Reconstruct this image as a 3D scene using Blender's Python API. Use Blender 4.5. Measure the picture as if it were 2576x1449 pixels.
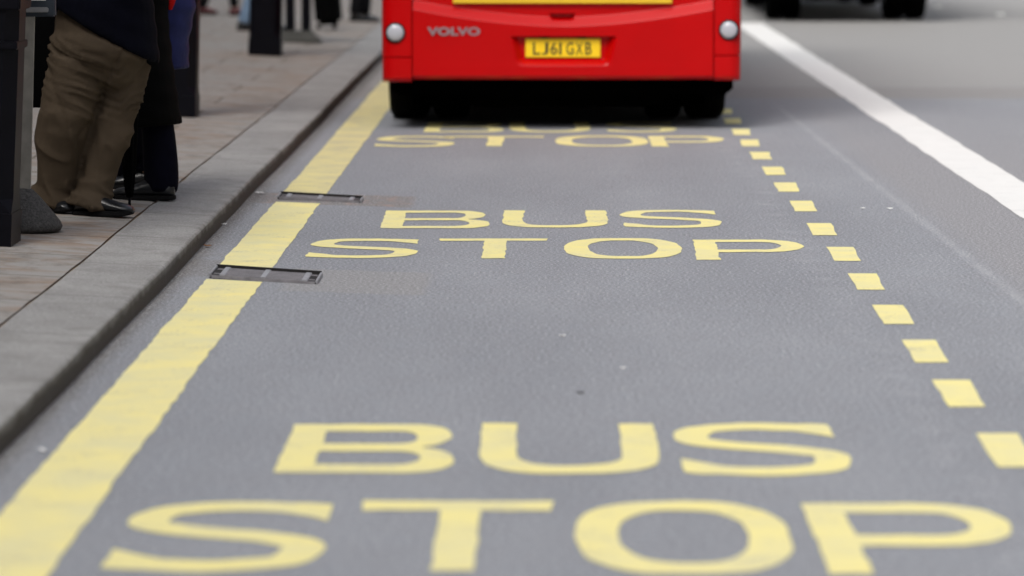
import bpy, bmesh, math, random
from mathutils import Vector, Matrix, noise
R = math.radians
random.seed(7)
for o in list(bpy.data.objects): bpy.data.objects.remove(o)
S = bpy.context.scene
C = S.collection
# ---------------------------------------------------------------- camera, world, sun, exposure
cam = bpy.data.cameras.new('camera'); co = bpy.data.objects.new('camera', cam); C.objects.link(co)
YAW, PITCH = R(0.5078), R(6.108)
F = Vector((-math.sin(YAW)*math.cos(PITCH), math.cos(YAW)*math.cos(PITCH), -math.sin(PITCH)))
RT = Vector((math.cos(YAW), math.sin(YAW), 0)); UP = RT.cross(F)
M = Matrix((RT, UP, -F)).transposed().to_4x4(); M.translation = (0, 0, 1.62)
co.matrix_world = M
cam.sensor_width = 36; cam.lens = 9200/2576*36; cam.clip_start = .1; cam.clip_end = 2000
cam.dof.use_dof = True; cam.dof.focus_distance = 16.9; cam.dof.aperture_fstop = 2.3
S.camera = co
w = bpy.data.worlds.new('World'); S.world = w; w.use_nodes = True
wn = w.node_tree; bg = wn.nodes['Background']
sk = wn.nodes.new('ShaderNodeTexSky'); sk.sky_type = 'NISHITA'; sk.sun_disc = False
SUN_EL, SUN_AZ = R(50), R(203)
sk.sun_elevation = SUN_EL; sk.sun_rotation = SUN_AZ; sk.dust_density = 4; sk.air_density = 1.0
hs = wn.nodes.new('ShaderNodeHueSaturation'); hs.inputs['Saturation'].default_value = .42
wn.links.new(sk.outputs[0], hs.inputs['Color']); wn.links.new(hs.outputs[0], bg.inputs[0])
bg.inputs[1].default_value = .135
sl = bpy.data.lights.new('sun', 'SUN'); sl.energy = 1.5; sl.angle = R(24); sl.color = (1, .97, .92)
so = bpy.data.objects.new('sun', sl); C.objects.link(so)
d = Vector((math.sin(SUN_AZ)*math.cos(SUN_EL), math.cos(SUN_AZ)*math.cos(SUN_EL), math.sin(SUN_EL)))
so.rotation_euler = d.to_track_quat('Z', 'Y').to_euler()
S.view_settings.view_transform = 'Standard'; S.view_settings.look = 'None'
S.view_settings.exposure = 0.62; S.view_settings.gamma = 1
S.render.engine = 'CYCLES'
S.render.resolution_x = 1024; S.render.resolution_y = 576

# ---------------------------------------------------------------- helpers
def tag(o, label=None, cat=None, group=None, kind=None):
    if label: o['label'] = label
    if cat: o['category'] = cat
    if group: o['group'] = group
    if kind: o['kind'] = kind
    return o
def empty(name, loc=(0, 0, 0), rz=0):
    o = bpy.data.objects.new(name, None); C.objects.link(o); o.location = loc; o.rotation_euler = (0, 0, rz)
    o.empty_display_size = .1
    return o
def link(name, me, mat, parent=None, smooth=False, loc=None):
    o = bpy.data.objects.new(name, me); C.objects.link(o)
    if mat: me.materials.append(mat)
    if parent: o.parent = parent
    if loc: o.location = loc
    if smooth:
        for p in me.polygons: p.use_smooth = True
    return o
class MB:
    def __init__(s): s.v = []; s.f = []
    def add(s, vs, fs):
        n = len(s.v); s.v += [tuple(v) for v in vs]; s.f += [tuple(i+n for i in f) for f in fs]; return s
    def box(s, x0, x1, y0, y1, z0, z1, M=None):
        vs = [Vector((x, y, z)) for x in (x0, x1) for y in (y0, y1) for z in (z0, z1)]
        if M: vs = [M @ v for v in vs]
        return s.add(vs, [(0, 1, 3, 2), (4, 6, 7, 5), (0, 4, 5, 1), (2, 3, 7, 6), (0, 2, 6, 4), (1, 5, 7, 3)])
    def loft(s, rings, caps=True):
        n = len(rings[0]); vs = [p for r in rings for p in r]; fs = []
        for i in range(len(rings)-1):
            for j in range(n):
                a = i*n+j; b = i*n+(j+1) % n; fs.append((a, b, b+n, a+n))
        if caps:
            fs.append(tuple(range(n))[::-1]); fs.append(tuple((len(rings)-1)*n+j for j in range(n)))
        return s.add(vs, fs)
    def tube(s, pts, rad, n=14, rounded=True, sq=(1, 1)):
        """chain of circular rings, rounded ends; closed volume"""
        pts = [Vector(p) for p in pts]; rings = []
        P = list(pts); Q = list(rad)
        if rounded:
            a = (pts[0]-pts[1]).normalized(); b = (pts[-1]-pts[-2]).normalized()
            P = [pts[0]+a*rad[0]*.98, pts[0]+a*rad[0]*.7]+P+[pts[-1]+b*rad[-1]*.7, pts[-1]+b*rad[-1]*.98]
            Q = [rad[0]*.2, rad[0]*.714]+Q+[rad[-1]*.714, rad[-1]*.2]
        for i, p in enumerate(P):
            d = (P[min(i+1, len(P)-1)]-P[max(i-1, 0)]).normalized()
            u = d.cross(Vector((0, 1, 0)))
            if u.length < .2: u = d.cross(Vector((1, 0, 0)))
            u.normalize(); v = d.cross(u)
            rings.append([p+u*Q[i]*sq[0]*math.cos(t)+v*Q[i]*sq[1]*math.sin(t) for t in [2*math.pi*k/n for k in range(n)]])
        return s.loft(rings)
    def ell(s, c, r, rz=0, n=16, m=10):
        c = Vector(c); rings = []; ca, sa = math.cos(rz), math.sin(rz)
        for i in range(m+1):
            t = math.pi*(i/m); t = max(.05, min(math.pi-.05, t)); ring = []
            for k in range(n):
                a = 2*math.pi*k/n; x = r[0]*math.sin(t)*math.cos(a); y = r[1]*math.sin(t)*math.sin(a)
                ring.append(c+Vector((x*ca-y*sa, x*sa+y*ca, -r[2]*math.cos(t))))
            rings.append(ring)
        return s.loft(rings)
    def mesh(s, name):
        me = bpy.data.meshes.new(name); me.from_pydata(s.v, [], s.f)
        bm = bmesh.new(); bm.from_mesh(me); bmesh.ops.recalc_face_normals(bm, faces=bm.faces); bm.to_mesh(me); bm.free()
        return me
    def build(s, name, mat, parent=None, smooth=False, bevel=0, seg=2):
        me = s.mesh(name)
        if bevel:
            bm = bmesh.new(); bm.from_mesh(me)
            es = [e for e in bm.edges if len(e.link_faces) == 2 and e.calc_face_angle() > .6]
            bmesh.ops.bevel(bm, geom=es, offset=bevel, segments=seg, affect='EDGES', clamp_overlap=True); bm.to_mesh(me); bm.free()
        return link(name, me, mat, parent, smooth)
    def remesh(s, name, mat, voxel, parent=None, smooth_it=6, fn=None):
        me = s.mesh(name+'_src'); o = bpy.data.objects.new('tmp', me); C.objects.link(o)
        m = o.modifiers.new('r', 'REMESH'); m.mode = 'VOXEL'; m.voxel_size = voxel
        if smooth_it: k = o.modifiers.new('s', 'SMOOTH'); k.factor = .5; k.iterations = smooth_it
        dg = bpy.context.evaluated_depsgraph_get(); r = bpy.data.meshes.new_from_object(o.evaluated_get(dg))
        bpy.data.objects.remove(o); bpy.data.meshes.remove(me); r.name = name; r.materials.clear()
        if fn:
            ns = [v.normal.copy() for v in r.vertices]
            for v, nn in zip(r.vertices, ns): v.co = v.co + nn*fn(v.co, nn)
        return link(name, r, mat, parent, True)
def sm(e0, e1, x):
    t = max(0, min(1, (x-e0)/(e1-e0))); return t*t*(3-2*t)
def fill(name, loops, z, mat, parent=None):
    z = .0022
    """flat painted sheet from closed outlines (holes by even-odd fill)"""
    cu = bpy.data.curves.new(name, 'CURVE'); cu.dimensions = '2D'; cu.fill_mode = 'BOTH'
    for L in loops:
        sp = cu.splines.new('POLY'); sp.points.add(len(L)-1); sp.use_cyclic_u = True
        for p, q in zip(sp.points, L): p.co = (q[0], q[1], 0, 1)
    o = bpy.data.objects.new('tmp', cu); C.objects.link(o)
    dg = bpy.context.evaluated_depsgraph_get(); me = bpy.data.meshes.new_from_object(o.evaluated_get(dg))
    bpy.data.objects.remove(o); me.name = name; me.materials.clear()
    for v in me.vertices: v.co.z = z
    if me.polygons and me.polygons[0].normal.z < 0: me.flip_normals()
    return link(name, me, mat, parent)
def rag(L, step=.012, amp=.004, sc=18, seed=0):
    """resample a closed outline and roughen it like hand-laid paint"""
    out = []; n = len(L)
    for i in range(n):
        a = Vector(L[i]); b = Vector(L[(i+1) % n]); k = max(1, int((b-a).length/step))
        for j in range(k): out.append(a.lerp(b, j/k))
    res = []
    for p in out:
        q = Vector((p.x*sc, p.y*sc*.6, seed*7.3)); q2 = q*.22
        res.append((p.x+amp*(noise.noise(q)+.9*noise.noise(q2)), p.y+amp*1.6*(noise.noise(q+Vector((9, 4, 2)))+.9*noise.noise(q2+Vector((3, 8, 1))))))
    return res
def text_mesh(name, body, x0, x1, z0, z1, y, mat, parent, extrude=.002, bold=0):
    cu = bpy.data.curves.new(name, 'FONT'); cu.body = body; cu.extrude = .01; cu.offset = bold; cu.resolution_u = 4
    o = bpy.data.objects.new('tmp', cu); C.objects.link(o)
    dg = bpy.context.evaluated_depsgraph_get(); me = bpy.data.meshes.new_from_object(o.evaluated_get(dg))
    bpy.data.objects.remove(o); me.name = name; me.materials.clear()
    xs = [v.co.x for v in me.vertices]; ys = [v.co.y for v in me.vertices]
    for v in me.vertices:
        u = (v.co.x-min(xs))/(max(xs)-min(xs)); t = (v.co.y-min(ys))/(max(ys)-min(ys)); e = v.co.z/.01
        v.co = (x0+u*(x1-x0), y-e*extrude, z0+t*(z1-z0))
    return link(name, me, mat, parent)

# ---------------------------------------------------------------- materials
def newmat(name):
    m = bpy.data.materials.new(name); m.use_nodes = True; nt = m.node_tree
    b = nt.nodes['Principled BSDF']; return m, nt, b
class N:
    def __init__(s, nt): s.nt = nt; s.pos = nt.nodes.new('ShaderNodeNewGeometry').outputs['Position']
    def n(s, t, **k):
        nd = s.nt.nodes.new(t)
        for a, b in k.items(): setattr(nd, a, b)
        return nd
    def setin(s, sock, v):
        if isinstance(v, bpy.types.NodeSocket): s.nt.links.new(v, sock)
        else: sock.default_value = v
    def math(s, op, a, b=0., c=None):
        nd = s.n('ShaderNodeMath', operation=op); s.setin(nd.inputs[0], a); s.setin(nd.inputs[1], b)
        if c is not None: s.setin(nd.inputs[2], c)
        return nd.outputs[0]
    def noise(s, scale, detail=2, rough=.5, vec=None, stretch=None, dist=0):
        v = vec or s.pos
        if stretch:
            mp = s.n('ShaderNodeMapping'); s.nt.links.new(v, mp.inputs[0]); mp.inputs['Scale'].default_value = stretch; v = mp.outputs[0]
        nd = s.n('ShaderNodeTexNoise'); s.nt.links.new(v, nd.inputs['Vector'])
        nd.inputs['Scale'].default_value = scale; nd.inputs['Detail'].default_value = detail; nd.inputs['Roughness'].default_value = rough
        nd.inputs['Distortion'].default_value = dist
        return nd.outputs[0]
    def ramp(s, f, a, b, x0=0., x1=1.):
        nd = s.n('ShaderNodeMapRange'); nd.clamp = True; s.setin(nd.inputs[0], f)
        nd.inputs[1].default_value = a; nd.inputs[2].default_value = b; nd.inputs[3].default_value = x0; nd.inputs[4].default_value = x1
        return nd.outputs[0]
    def mix(s, f, a, b, mode='MIX'):
        nd = s.n('ShaderNodeMix', data_type='RGBA', blend_type=mode); s.setin(nd.inputs[0], f)
        for sk_, v in ((nd.inputs[6], a), (nd.inputs[7], b)):
            s.setin(sk_, v if isinstance(v, bpy.types.NodeSocket) else (*v, 1) if len(v) == 3 else v)
        return nd.outputs[2]
    def sep(s):
        nd = s.n('ShaderNodeSeparateXYZ'); s.nt.links.new(s.pos, nd.inputs[0]); return nd.outputs
    def bump(s, h, strength, dist, bsdf):
        nd = s.n('ShaderNodeBump'); nd.inputs['Strength'].default_value = strength; nd.inputs['Distance'].default_value = dist
        s.nt.links.new(h, nd.inputs['Height']); s.nt.links.new(nd.outputs[0], bsdf.inputs['Normal'])
def simple(name, col, rough=.5, metal=0, var=.15, scale=6, bump=0, bscale=60, spec=.5, coat=0):
    m, nt, b = newmat(name); n = N(nt); f = n.noise(scale, 4, .6)
    c2 = tuple(x*(1-var) for x in col); c3 = tuple(min(1, x*(1+var)) for x in col)
    nt.links.new(n.mix(n.ramp(f, .3, .7), c2, c3), b.inputs['Base Color'])
    b.inputs['Roughness'].default_value = rough; b.inputs['Metallic'].default_value = metal
    b.inputs['Specular IOR Level'].default_value = spec; b.inputs['Coat Weight'].default_value = coat
    if bump: n.bump(n.noise(bscale, 3), bump, .01, b)
    return m
def asphalt():
    m, nt, b = newmat('asphalt'); n = N(nt); x, y, z = n.sep()
    big = n.noise(.7, 5, .6, stretch=(1.6, .6, 1)); med = n.noise(7, 4, .6, stretch=(1, .6, 1)); fine = n.noise(75, 3, .75); fin2 = n.noise(200, 2, .6)
    c = n.mix(n.ramp(big, .3, .7), (.204, .218, .246), (.262, .277, .306))
    c = n.mix(n.ramp(med, .3, .75, 0, .35), c, (.20, .20, .215))
    c = n.mix(n.ramp(n.noise(1.5, 3, .5, stretch=(1, .10, 1)), .42, .62, 0, .30), c, (.155, .165, .19))
    # older, warmer surfacing further up the street
    wob = n.math('ADD', y, n.math('MULTIPLY', n.noise(2), .3))
    c = n.mix(n.ramp(wob, 31.2, 31.5), c, (.265, .262, .255))
    band = n.math('MULTIPLY', n.ramp(wob, 29.6, 29.75), n.math('SUBTRACT', 1., n.ramp(wob, 31.2, 31.6)))
    c = n.mix(band, c, (.225, .217, .21))
    # coarse darker running lane to the right of the old erased line
    c = n.mix(n.math('MULTIPLY', n.ramp(n.math('ADD', x, n.math('MULTIPLY', med, .2)), 1.95, 2.15), n.math('SUBTRACT', 1., n.ramp(y, 22, 30))), c, (.235, .235, .25))
    # ghost of the erased line
    gx = n.math('ABSOLUTE', n.math('SUBTRACT', x, n.math('ADD', 1.90, n.math('MULTIPLY', n.math('SUBTRACT', 18., y), .008))))
    g = n.math('MULTIPLY', n.math('SUBTRACT', 1., n.ramp(gx, .008, .04)), n.ramp(n.noise(2.5, 4), .35, .6, .15, .38))
    g = n.math('MULTIPLY', g, n.math('SUBTRACT', 1., n.ramp(y, 27, 30)))
    c = n.mix(g, c, (.42, .43, .46))
    gx2 = n.math('ABSOLUTE', n.math('SUBTRACT', x, n.math('ADD', 1.14, n.math('MULTIPLY', n.noise(.9), .1))))
    g2 = n.math('MULTIPLY', n.math('SUBTRACT', 1., n.ramp(gx2, .01, .10)), n.ramp(n.noise(5, 4), .45, .7, 0, .35))
    c = n.mix(g2, c, (.38, .385, .41))
    # reinstatement patches round the gullies
    def boxmask(x0, x1, y0, y1, slope, soft):
        nx = n.math('ADD', x, n.math('MULTIPLY', n.math('SUBTRACT', n.noise(9, 3), .5), .05))
        ny = n.math('ADD', n.math('ADD', y, n.math('MULTIPLY', x, slope)), n.math('MULTIPLY', n.math('SUBTRACT', n.noise(8, 3), .5), .08))
        r = n.math('MULTIPLY', n.ramp(nx, x0-soft, x0+soft), n.math('SUBTRACT', 1., n.ramp(nx, x1-soft, x1+soft)))
        q = n.math('MULTIPLY', n.ramp(ny, y0-soft, y0+soft), n.math('SUBTRACT', 1., n.ramp(ny, y1-soft, y1+soft)))
        return n.math('MULTIPLY', r, q)
    pm = boxmask(-1.7, -.70, 18.85, 19.55, .35, .02)
    rust = n.mix(n.ramp(n.noise(14, 4), .5, .72), (.17, .16, .155), (.34, .21, .16))
    c = n.mix(n.math('MULTIPLY', pm, .85), c, rust)
    c = n.mix(n.math('MULTIPLY', boxmask(-1.1, -.49, 14.7, 15.6, .30, .02), .8), c, (.250, .247, .250))
    c = n.mix(n.math('MULTIPLY', boxmask(-1.8, -1.40, 15.15, 15.85, .30, .05), .7), c, (.17, .165, .165))
    # dirt gathered in the channel by the kerb
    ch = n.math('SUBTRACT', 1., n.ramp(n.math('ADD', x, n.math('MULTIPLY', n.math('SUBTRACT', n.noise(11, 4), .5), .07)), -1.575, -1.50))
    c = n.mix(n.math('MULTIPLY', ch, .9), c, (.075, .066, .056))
    ch2 = n.math('SUBTRACT', 1., n.ramp(x, -1.62, -1.30))
    c = n.mix(n.math('MULTIPLY', ch2, n.ramp(n.noise(6, 5, .65), .4, .62, 0, .45)), c, (.19, .185, .18))
    # aggregate
    c = n.mix(n.ramp(fine, .52, .68, 0, .8), c, (.56, .56, .58))
    c = n.mix(n.ramp(fine, .48, .33, 0, .85), c, (.085, .083, .09))
    c = n.mix(n.ramp(fin2, .60, .76, 0, .55), c, (.75, .74, .72))
    nt.links.new(c, b.inputs['Base Color'])
    b.inputs['Roughness'].default_value = .78; b.inputs['Specular IOR Level'].default_value = .35
    hh = n.math('ADD', n.math('MULTIPLY', fine, .7), n.math('MULTIPLY', fin2, .3))
    n.bump(hh, .18, .006, b)
    return m
def paint(name, col, worn, amt, dirt):
    m, nt, b = newmat(name); n = N(nt)
    a = n.noise(3.2, 5, .65); f = n.noise(60, 3, .7); f2 = n.noise(210, 2, .6); st = n.noise(6, 5, .65, stretch=(1.3, .8, 1), dist=.5)
    c = n.mix(n.ramp(a, .38, .66, 0, .75), col, dirt)
    c = n.mix(n.ramp(st, .58, .75, 0, .4), c, dirt)
    c = n.mix(n.ramp(n.math('ADD', n.math('MULTIPLY', f, .6), n.math('MULTIPLY', n.noise(5, 4), .5)), .60, .72, 0, amt), c, worn)
    c = n.mix(n.ramp(f2, .66, .76, 0, amt), c, worn)
    nt.links.new(c, b.inputs['Base Color']); b.inputs['Roughness'].default_value = .72; b.inputs['Specular IOR Level'].default_value = .3
    n.bump(n.math('ADD', n.noise(120, 2, .7), n.math('MULTIPLY', f, .6)), .35, .004, b)
    return m
def paving():
    m, nt, b = newmat('york_stone_paving'); n = N(nt)
    mp = n.n('ShaderNodeMapping'); nt.links.new(n.pos, mp.inputs[0]); mp.inputs['Location'].default_value = (.10, -.05, 0)
    jn = n.n('ShaderNodeVectorMath', operation='MULTIPLY_ADD'); 
    nz = n.n('ShaderNodeTexNoise'); nt.links.new(n.pos, nz.inputs['Vector']); nz.inputs['Scale'].default_value = 3
    nt.links.new(nz.outputs['Color'], jn.inputs[0]); jn.inputs[1].default_value = (.03, .03, 0); nt.links.new(mp.outputs[0], jn.inputs[2])
    br = n.n('ShaderNodeTexBrick'); nt.links.new(jn.outputs[0], br.inputs['Vector'])
    br.inputs['Scale'].default_value = 1; br.inputs['Brick Width'].default_value = 1.15; br.inputs['Row Height'].default_value = .86
    br.inputs['Mortar Size'].default_value = .009; br.inputs['Mortar Smooth'].default_value = .3; br.offset = .43; br.inputs['Bias'].default_value = 0
    br.inputs['Color1'].default_value = (0, 0, 0, 1); br.inputs['Color2'].default_value = (1, 1, 1, 1); br.inputs['Mortar'].default_value = (.5, .5, .5, 1)
    c = n.mix(br.outputs['Color'], (.315, .312, .305), (.30, .27, .245))
    c = n.mix(n.ramp(n.noise(2.2, 5, .6), .35, .65), c, (.29, .285, .275))
    c = n.mix(n.ramp(n.noise(4, 6, .7, stretch=(.6, 1.3, 1), dist=.6), .47, .62, 0, .8), c, (.25, .175, .125))
    c = n.mix(n.ramp(n.noise(7, 6, .7), .50, .64, 0, .65), c, (.15, .135, .12))
    c = n.mix(n.ramp(n.noise(150, 2, .7), .55, .8, 0, .4), c, (.12, .11, .10))
    c = n.mix(br.outputs['Fac'], c, (.10, .08, .06))
    nt.links.new(c, b.inputs['Base Color']); b.inputs['Roughness'].default_value = .8; b.inputs['Specular IOR Level'].default_value = .3
    h = n.math('SUBTRACT', n.math('MULTIPLY', n.noise(40, 4), .3), br.outputs['Fac']); n.bump(h, .6, .008, b)
    return m
def granite():
    m, nt, b = newmat('kerb_granite'); n = N(nt); x, y, z = n.sep()
    c = n.mix(n.ramp(n.noise(1.3, 5, .6), .35, .68), (.325, .32, .312), (.255, .25, .245))
    c = n.mix(n.ramp(n.noise(5, 6, .7), .46, .66, 0, .8), c, (.22, .215, .205))
    c = n.mix(n.ramp(n.noise(70, 3, .75), .52, .66, 0, .7), c, (.13, .13, .13))
    c = n.mix(n.ramp(n.noise(110, 2, .7), .56, .72, 0, .6), c, (.60, .60, .60))
    # grime on the upstand face
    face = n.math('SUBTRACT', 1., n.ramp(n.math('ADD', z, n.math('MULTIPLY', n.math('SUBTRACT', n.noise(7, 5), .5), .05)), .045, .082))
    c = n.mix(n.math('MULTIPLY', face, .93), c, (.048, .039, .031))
    # stone joints every 0.9 m or so
    yy = n.math('ADD', y, n.math('MULTIPLY', n.noise(6, 3), .03))
    fr = n.math('ABSOLUTE', n.math('SUBTRACT', n.math('FRACT', n.math('DIVIDE', yy, 1.22)), .5))
    j = n.math('SUBTRACT', 1., n.ramp(fr, .003, .009))
    c = n.mix(n.math('MULTIPLY', j, .75), c, (.10, .095, .09))
    nt.links.new(c, b.inputs['Base Color']); b.inputs['Roughness'].default_value = .75; b.inputs['Specular IOR Level'].default_value = .35
    n.bump(n.math('ADD', n.noise(90, 3, .7), n.math('MULTIPLY', n.noise(9, 3), 1.2)), .35, .006, b)
    return m
def cloth(name, col, var=.25, rough=.85, weave=400, fold=None):
    m, nt, b = newmat(name); n = N(nt)
    c = n.mix(n.ramp(n.noise(7, 4, .6), .3, .7), tuple(x*(1-var) for x in col), tuple(x*(1+var) for x in col))
    nt.links.new(c, b.inputs['Base Color']); b.inputs['Roughness'].default_value = rough; b.inputs['Specular IOR Level'].default_value = .06
    b.inputs['Sheen Weight'].default_value = .0
    n.bump(n.math('ADD', n.noise(weave, 1), n.math('MULTIPLY', n.noise(14, 3, stretch=(.6, 1, 2.2)), 1.5)), .3, .006, b)
    return m
ASPH = asphalt()
YEL = paint('yellow_road_paint', (.80, .715, .295), (.36, .355, .32), .55, (.68, .635, .37))
YEL3 = paint('yellow_road_paint_mottled', (.81, .72, .305), (.38, .37, .33), .6, (.66, .63, .39))
YEL2 = paint('yellow_road_paint_worn', (.70, .62, .29), (.32, .31, .28), .85, (.50, .46, .30))
WHT = paint('white_road_paint', (.71, .71, .70), (.4, .4, .4), .35, (.74, .74, .73))
PAVE = paving(); GRAN = granite()
RED = simple('bus_red_paint', (.45, .0, .001), .26, var=.04, scale=3, coat=.0, spec=.24, bump=.03, bscale=3)
YAD = simple('yellow_advert_vinyl', (.72, .45, .02), .4, var=.05)
BLK = simple('black_paint', (.0018, .0018, .004), .4, var=.3, bump=.05, spec=.13)
BLKM = simple('black_matt', (.001, .001, .001), .9, var=.3, spec=.0)
RUB = simple('tyre_rubber', (.002, .002, .002), .85, spec=.05, bump=.2, bscale=90, var=.3)
IRON = simple('cast_iron', (.185, .178, .19), .6, metal=.1, var=.25, scale=20, bump=.2)
IROND = simple('gully_dark', (.008, .007, .007), .8)
IRONL = simple('worn_iron', (.31, .31, .33), .45, metal=.3, var=.2, scale=25)
CHR = simple('chrome_letter', (.42, .43, .47), .3, metal=.8)
PLY = simple('number_plate_yellow', (.90, .60, .008), .4, var=.03)
PLB = simple('number_plate_black', (.02, .015, .01), .5)
LENS = simple('clear_lamp_lens', (.42, .43, .48), .12, var=.03, coat=.6)
GLASS = simple('dark_tinted_glass', (.015, .018, .02), .06, var=.05)
SILV = simple('silver_rim', (.35, .35, .36), .4, metal=.6)
GREYP = simple('grey_galvanised_post', (.22, .21, .19), .5, var=.2, scale=12)
STONEB = simple('dark_granite_base', (.055, .053, .052), .9, var=.6, scale=90, bump=.6, bscale=140)
SLATE = simple('slate_blue_frame', (.035, .045, .06), .4)
PAPER = simple('timetable_paper', (.62, .61, .58), .5, var=.04)
ORNG = simple('orange_print', (.65, .16, .05), .5)
TAN = cloth('khaki_cotton', (.064, .048, .033), var=.12); NAVY = cloth('navy_trousers', (.0022, .0022, .007)); BLKC = cloth('black_wool', (.001, .001, .0012), rough=.95)
NVJ = cloth('dark_navy_jacket', (.0015, .0018, .005)); BLUJ = cloth('blue_jacket', (.018, .022, .085), rough=.55); JEAN = cloth('pale_blue_jeans', (.17, .25, .36))
DK = cloth('charcoal_trousers', (.006, .006, .007)); SKIN = simple('skin', (.45, .28, .2), .5, var=.1); HAIR = simple('dark_hair', (.02, .014, .01), .6)
SHOE = simple('black_shoe_leather', (.005, .006, .008), .3, bump=.15, bscale=40); SOLE = simple('rubber_sole', (.006, .006, .0065), .85, spec=.15)
EYE = simple('eye_white', (.7, .68, .66), .2)
MAR = simple('dark_red_shoe', (.09, .012, .015), .5); REDB = cloth('red_bag_cloth', (.45, .008, .008))
GUM = simple('old_gum', (.07, .07, .075), .8)
WLIT = simple('white_paper_scrap', (.7, .7, .7), .7)

# ---------------------------------------------------------------- setting
def sheet(name, xs, ys, zf, mat):
    vs = [(x, y, zf(x, y)) for y in ys for x in xs]; n = len(xs)
    fs = [(j*n+i, j*n+i+1, (j+1)*n+i+1, (j+1)*n+i) for j in range(len(ys)-1) for i in range(n-1)]
    me = bpy.data.meshes.new(name); me.from_pydata(vs, [], fs); return link(name, me, mat)
tag(sheet('road', [-1.75, 2, 8, 30, 150], [-40, 0, 10, 20, 30, 60, 400], lambda x, y: 0, ASPH), kind='structure')
def pz(x): return .080+.05*max(0, min(4, -1.60-x))
def kx(y, off=0):  # the kerb wanders a little
    return off+.004*math.sin(y*.55)+.0025*math.sin(y*1.7+1)-.0016*max(0, y-12)
ys = [-40]+[4+i*.25 for i in range(200)]+[80, 400]
prof = [(-1.583, -.02), (-1.592, .070), (-1.597, .077), (-1.606, .081), (-1.80, pz(-1.80)), (-1.935, pz(-1.935)), (-1.942, pz(-1.94)-.012)]
vs = []; fs = []
for y in ys:
    for i, (x, z) in enumerate(prof):
        jit = .0025*noise.noise(Vector((i*.7, y*1.5, 0))) if 0 < i < 4 and 0 < y < 60 else 0
        if i == 5 or i == 6: jit = .012*noise.noise(Vector((3, y*2.2, 0)))
        vs.append((x+kx(y)+jit, y, z))
n = len(prof)
for j in range(len(ys)-1):
    for i in range(n-1): fs.append((j*n+i, (j+1)*n+i, (j+1)*n+i+1, j*n+i+1))
me = bpy.data.meshes.new('kerb'); me.from_pydata(vs, [], fs); k = link('kerb', me, GRAN); tag(k, kind='structure')
px_ = [-150, -5.6, -4.5, -3.5, -2.6, -2.2, -2.0, -1.95]
vs = []; fs = []; n = len(px_)
for y in ys:
    for i, x in enumerate(px_):
        vs.append((x+(kx(y)+.010*noise.noise(Vector((5, y*3.1, 2))) if i == n-1 else 0), y, pz(x)-.003))
for j in range(len(ys)-1):
    for i in range(n-1): fs.append((j*n+i, j*n+i+1, (j+1)*n+i+1, (j+1)*n+i))
me = bpy.data.meshes.new('pavement'); me.from_pydata(vs, [], fs); tag(link('pavement', me, PAVE), kind='structure')
MORT = simple('sandy_joint_mortar', (.20, .135, .08), .9, var=.5, scale=30, bump=.5)
mm = sheet('pavement_joint', [-1.99, -1.93], [-40, 400], lambda x, y: pz(-1.96)-.014, MORT)
# follows the kerb line
vs = []; fs = []
for y in ys: vs += [(-1.985+kx(y), y, pz(-1.97)-.011), (-1.925+kx(y), y, pz(-1.93)-.011)]
for j in range(len(ys)-1): fs.append((2*j, 2*j+1, 2*j+3, 2*j+2))
me = bpy.data.meshes.new('pavement_joint'); me.from_pydata(vs, [], fs); old = mm.data; mm.data = me; me.materials.append(MORT); bpy.data.meshes.remove(old)
tag(mm, kind='structure')

# ---------------------------------------------------------------- road markings
def stripe(name, pts, mat, z=.004, amp=.012, sc=5, seed=0):
    L = rag(pts, .02, amp, sc, seed); return fill(name, [L], z, mat)
ln = [(8.0, 15.50, 'long yellow kerbside line nearest the camera, ending at the near drain grate'),
      (15.86, 19.44, 'short piece of yellow kerbside line between the two drain grates'),
      (19.86, 36.0, 'yellow kerbside line running from the far drain grate up beside the red bus')]
for i, (a, b, lab) in enumerate(ln):
    t = -.30  # ends run parallel with the grates
    L = [(-1.436, a), (-1.436, b), (-1.192, b+.4*t), (-1.192, a+.4*t)] if i else [(-1.436, a), (-1.436, b-.03), (-1.192, b-.03+.4*t), (-1.192, a)]
    tag(stripe('kerbside_line', L, YEL2 if i == 2 else YEL3, seed=i, amp=.0065, sc=13), lab, 'road marking', 'yellow kerbside line pieces')
tag(stripe('lane_line', [(2.42, 12), (2.43, 47.3), (2.80, 47.3), (2.75, 30), (2.72, 12)], WHT, amp=.012, sc=4, seed=5),
    'broad solid white line on the road to the right of the red bus', 'road marking')
Yd = [9.76, 10.99, 12.226, 13.347, 14.503, 15.724, 16.93, 18.178, 19.519, 20.776, 22.008, 23.283, 24.471, 25.608, 26.855, 28.05]
posw = {0: 'lowest', 1: 'cut by the right edge of the photo, beside the near U and S letters', 2: 'second up from the right edge'}
ords = ['nearest', 'second', 'third', 'fourth', 'fifth', 'sixth', 'seventh', 'eighth', 'ninth', 'tenth', 'eleventh', 'twelfth', 'thirteenth', 'fourteenth', 'fifteenth', 'sixteenth']
for i, y in enumerate(Yd):
    if i == 0: continue
    j = random.uniform(-.004, .004); q = .655
    L = [(1.312+j, y), (1.437+j, y), (1.412+j, y-q), (1.296+j, y-q)]
    o = fill('edge_dash', [rag(L, .02, .006, 7, 20+i)], .004, YEL)
    if i == 1: lab = 'large yellow dash cut by the right edge of the photo, nearest of the dashed line'
    elif i >= 13: lab = ['yellow dash of the dotted line third from the red bus tyre', 'yellow dash of the dotted line next but one to the red bus tyre', 'yellow dash of the dotted line touching the red bus tyre'][i-13]
    else: lab = 'yellow dash, %s from the camera in the dotted line right of the lettering' % ords[i-1]
    tag(o, lab, 'road marking', 'yellow dashes of the dotted bay edge')

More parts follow.
